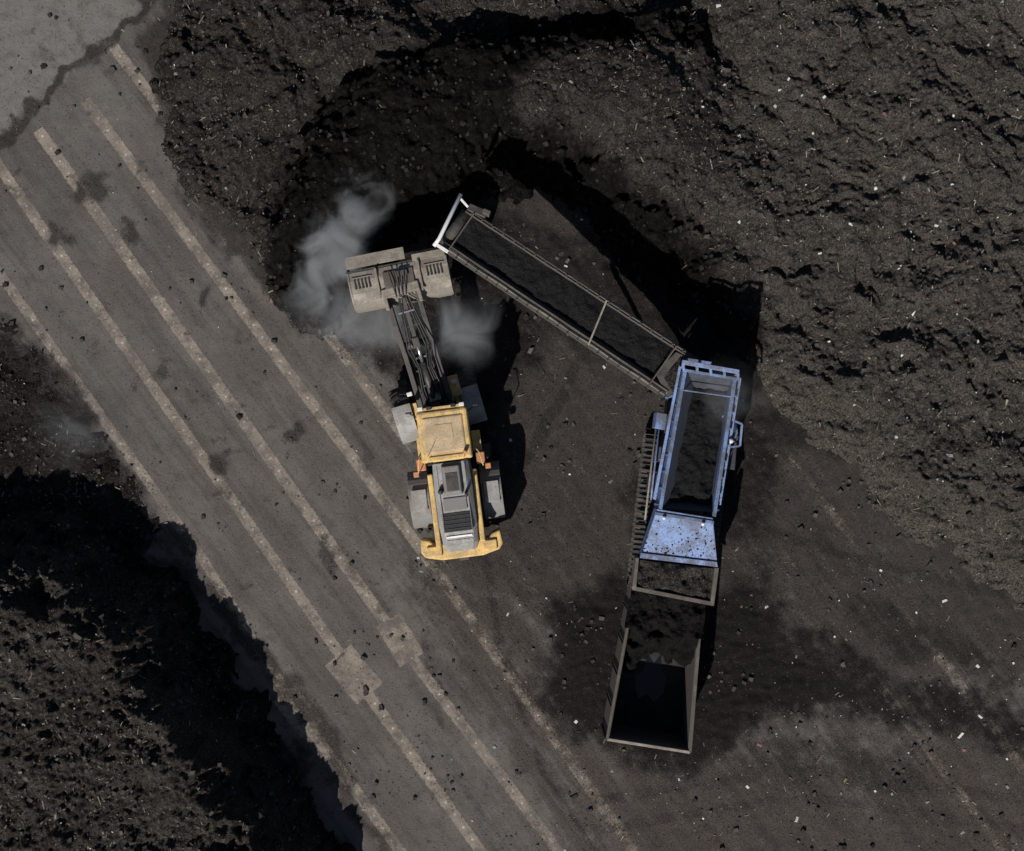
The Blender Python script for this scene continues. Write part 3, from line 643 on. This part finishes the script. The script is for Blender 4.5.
def cv(u,v,dz=0.):
    z=zh+(ztl-zh)*u+dz
    ax=hA1[0]+(tD[0]-hA1[0])*u; ay=hA1[1]+(tD[1]-hA1[1])*u; bx_=hB1[0]+(tC[0]-hB1[0])*u; by=hB1[1]+(tC[1]-hB1[1])*u
    return (ax+(bx_-ax)*v,ay+(by-ay)*v,z)
def cp(name,u0,u1,v0,v1,dz,th,mat): return plate(name,[cv(u0,v0,dz),cv(u1,v0,dz),cv(u1,v1,dz),cv(u0,v1,dz)],th,mat,sc,.004)
cp('conveyor_bed',0,1,.0,1.0,-.34,.10,M_dk)
patch('conveyor_belt',[G(*cv(0,.20,-.2)),G(*cv(0,.93,-.2)),G(*cv(1,.93,-.2)),G(*cv(1,.20,-.2))],24,170,.07,.05,M_belt,sc,21)
cp('side_wall_lower',0,1,.10,.14,0,.30,M_tanst); cp('side_wall_upper',0,1,.935,.955,0,.30,M_tanst)
cp('side_flange_lower',-.0,1,.02,.095,-.03,.05,M_stl)
cp('side_flange_upper',0,1,.975,1.0,-.05,.05,M_stl)
cp('skirt_rubber_lower',0.02,1,.145,.20,-.10,.02,M_rub)
cp('guard_rail_lower',0,.98,-.04,-.025,.02,.12,M_tanst)
for i in range(22):
    u=(i+.5)/22; cp('carrier_bracket_%d'%i,u-.003,u+.003,-.03,.10,.0,.10,M_dk); cp('upper_bracket_%d'%i,u-.003,u+.003,.955,1.0,0.01,.10,M_dk)
for i in range(12):
    u=(i+.5)/12; tube('return_roller_%d'%i,cv(u,.02,-.50),cv(u,.98,-.50),.04,M_dk,sc,8)
beam('truss_chord_low',cv(0,0,-.46),cv(1,0,-.46),.06,.16,M_dk,sc); beam('truss_chord_up',cv(0,1,-.46),cv(1,1,-.46),.06,.16,M_dk,sc)
beam('cross_tie',cv(.66,-.0,.12),cv(.60,1.,.12),.05,.05,M_stl,sc); beam('cross_tie_2',cv(.03,.0,.08),cv(.03,1.,.08),.04,.05,M_tanst,sc)
beam('cross_tie_3',cv(.93,.0,.08),cv(.90,1.,.08),.04,.05,M_tanst,sc)
tube('head_drum',cv(.005,.06,-.28),cv(.005,.94,-.28),.15,M_rub,sc,18)
tubeV('head_white_bar',[G(434,246,4.2),G(439,239,4.25),G(461,194,4.25)],.055,M_wht,sc,12)
beam('head_bar_foot',(434,243,4.15),(448,252,4.05),.09,.07,M_wht,sc); beam('head_bar_arm',(459,197,4.2),(468,207,4.1),.06,.06,M_wht,sc)
slab('head_motor',[(470,203),(488,211),(485,218),(467,210)],4.0,3.7,M_dk,sc,.02)
slab('head_motor_cap',[(484,208),(491,211),(489,216),(482,213)],4.05,3.75,M_tanst,sc,.02)
plate('tail_box',[(655,372,2.6),(676,352,2.6),(708,366,2.5),(700,372,2.5),(668,398,2.5)],.1,M_dk,sc)
patch('tail_box_fill',[G(664,378,2.63),G(680,358,2.63),G(702,366,2.63),G(674,394,2.63)],20,20,.07,.05,M_comp,sc,3)
for v in (0.,1.): beam('support_leg_%d'%int(v),cv(.62,v,-.6),cv(.93,v,-1.7),.09,.09,M_dblue,sc)
beam('support_ram',cv(.45,.5,-.5),cv(.97,.5,-1.6),.10,.10,M_dk,sc)
tubeV('conveyor_hose_1',[G(*cv(u,1.012,-.02+.03*math.sin(u*40))) for u in np.linspace(0,1,40)],.022,M_blk,sc,6)
tubeV('conveyor_hose_2',[G(*cv(u,.055+.01*math.sin(u*30),.03)) for u in np.linspace(0,1,40)],.02,M_blk,sc,6)
# ================================================================ CONTAINER
co=empty('skip_container',G(655,670,0))
zr=2.2
c1=G(607,739,zr); c2=G(690,752,zr); c3=G(703,590,zr); c4=G(636,580,zr)
def wall(name,a,b,inward,mat=M_cont,th=.06):
    d=(b-a).normalized(); s=Vector((-d.y,d.x,0))*inward
    prism(name,[a,b,b+s*th,a+s*th],[v-Vector((0,0,zr-.25)) for v in (a,b,b+s*th,a+s*th)],mat,co,.006)
    beamV(name+'_rim',a+Vector((0,0,.02)),b+Vector((0,0,.02)),.08,.08,M_stl if name=='wall_rear' else M_tanst,co)
    L=(b-a).length; n=max(2,int(L/.8))
    for i in range(n+1):
        p=a+d*(L*i/n)-s*.035; beamV('%s_rib_%d'%(name,i),Vector((p.x,p.y,.3)),Vector((p.x,p.y,zr-.05)),.05,.03,M_contd,co)
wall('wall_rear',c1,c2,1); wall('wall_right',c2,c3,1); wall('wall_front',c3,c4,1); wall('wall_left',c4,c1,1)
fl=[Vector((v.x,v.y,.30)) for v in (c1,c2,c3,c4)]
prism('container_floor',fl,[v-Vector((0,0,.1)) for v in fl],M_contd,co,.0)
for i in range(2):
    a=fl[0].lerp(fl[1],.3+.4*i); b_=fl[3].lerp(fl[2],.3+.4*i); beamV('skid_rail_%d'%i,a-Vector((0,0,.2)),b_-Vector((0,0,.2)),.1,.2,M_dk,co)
def lp(u,v,z): 
    p=c1.lerp(c2,u).lerp(c4.lerp(c3,u),v); return Vector((p.x,p.y,z))
pp=[(.34,.27),(.40,.20),(.50,.24),(.60,.19),(.72,.26),(.74,.36),(.66,.41),(.62,.50),(.54,.44),(.45,.49),(.40,.38),(.30,.35)]
prism('puddle',[lp(u,v,.312) for u,v in pp],[lp(u,v,.305) for u,v in pp],M_pud,co)
U,Vv=np.meshgrid(np.linspace(-.06,1.04,70),np.linspace(.03,1.0,120))
P3=np.array([[list(lp(float(u),float(v),0)) for u in U[0]] for v in Vv[:,0]])
zz=.27+2.2*ss(.42,.72,Vv+.10*fbm(P3[...,0],P3[...,1],3,2)+.05*(U<.3))+.16*fbm(P3[...,0]*2,P3[...,1]*2,5,4,.6)*ss(.35,.55,Vv)-.03
P3[...,2]=zz
keepq=lambda i,j: (0.03<=U[j,i] and U[j,i+1]<=.98) or Vv[j,i]>.70
F=[[j*70+i,j*70+i+1,(j+1)*70+i+1,(j+1)*70+i] for j in range(119) for i in range(69) if keepq(i,j)]
rawobj('compost_load',P3.reshape(-1,3),F,M_wet,co,0,True)
# ================================================================ STEAM
def steam(cxp,cyp,z,sx,sy,sz,dens_,seed,rot=0.,sc_=.75,bias=.75,nz_=2.4):
    me=bpy.data.meshes.new('steam_cloud'); bm=bmesh.new(); bmesh.ops.create_icosphere(bm,subdivisions=3,radius=1); bm.to_mesh(me); bm.free()
    o=bpy.data.objects.new('steam_cloud',me); bpy.context.scene.collection.objects.link(o)
    o.location=G(cxp,cyp,z); o.scale=(sx,sy,sz); o.rotation_euler=(0,0,R(rot))
    m=bpy.data.materials.new('steam'); m.use_nodes=True; nt=m.node_tree; nt.nodes.clear()
    tc=node(nt,'ShaderNodeTexCoord').outputs['Object']
    L=node(nt,'ShaderNodeVectorMath',{0:tc},operation='LENGTH').outputs['Value']
    Pp=node(nt,'ShaderNodeVectorMath',{0:pos(nt),1:(seed*3.7,seed*1.3,seed)},operation='ADD').outputs[0]
    nn=noise(nt,Pp,sc_,3,.6,.9)
    v=Mt(nt,'ADD',Mt(nt,'SUBTRACT',bias,L),Mt(nt,'MULTIPLY',Mt(nt,'SUBTRACT',nn,.5),nz_))
    e=mr(nt,L,.25,1.,1.,0.)
    dn_=Mt(nt,'MULTIPLY',Mt(nt,'MULTIPLY',mr(nt,v,-.15,1.25),e),dens_)
    vp=node(nt,'ShaderNodeVolumePrincipled',{'Color':(.92,.94,.97,1),'Density':dn_,'Anisotropy':.1})
    node(nt,'ShaderNodeOutputMaterial',{1:vp.outputs[0]})
    me.materials.append(m)
steam(340,240,2.0,1.35,3.3,1.2,3.4,1,-27,.85,.8,3.2)
steam(368,318,1.9,2.5,1.7,1.1,1.5,2,-8,.8,.8)
steam(460,330,2.3,1.7,1.6,1.1,1.3,3,0,.8,.75)
steam(728,400,3.3,1.6,1.8,.6,.35,4)
steam(75,430,.8,2.0,2.0,.5,.45,5)
# ================================================================ LIGHT, WORLD, CAMERA
az=math.atan2(-.40,-.917); el=R(43)
sdir=Vector((math.sin(az)*math.cos(el),math.cos(az)*math.cos(el),math.sin(el)))
sl=bpy.data.lights.new('sun','SUN'); sl.energy=5.0; sl.angle=R(.5); sl.color=(1,.965,.915)
so=bpy.data.objects.new('sun',sl); so.rotation_euler=sdir.to_track_quat('Z','Y').to_euler(); so.location=sdir*60; bpy.context.scene.collection.objects.link(so)
w=bpy.data.worlds.new('World'); bpy.context.scene.world=w; w.use_nodes=True; nt=w.node_tree; nt.nodes.clear()
sk=node(nt,'ShaderNodeTexSky',sky_type='NISHITA'); sk.sun_disc=False; sk.sun_elevation=el; sk.sun_rotation=az%(2*math.pi)
bgk=node(nt,'ShaderNodeBackground',{0:sk.outputs[0],1:.05}); node(nt,'ShaderNodeOutputWorld',{0:bgk.outputs[0]})
cd=bpy.data.cameras.new('camera'); cam=bpy.data.objects.new('camera',cd); bpy.context.scene.collection.objects.link(cam)
cam.location=(0,0,H); cd.sensor_fit='HORIZONTAL'; cd.angle=2*math.atan(512/PX/H); cd.clip_end=1000
bpy.context.scene.camera=cam
s=bpy.context.scene; s.view_settings.view_transform='Standard'; s.view_settings.look='None'; s.view_settings.exposure=0
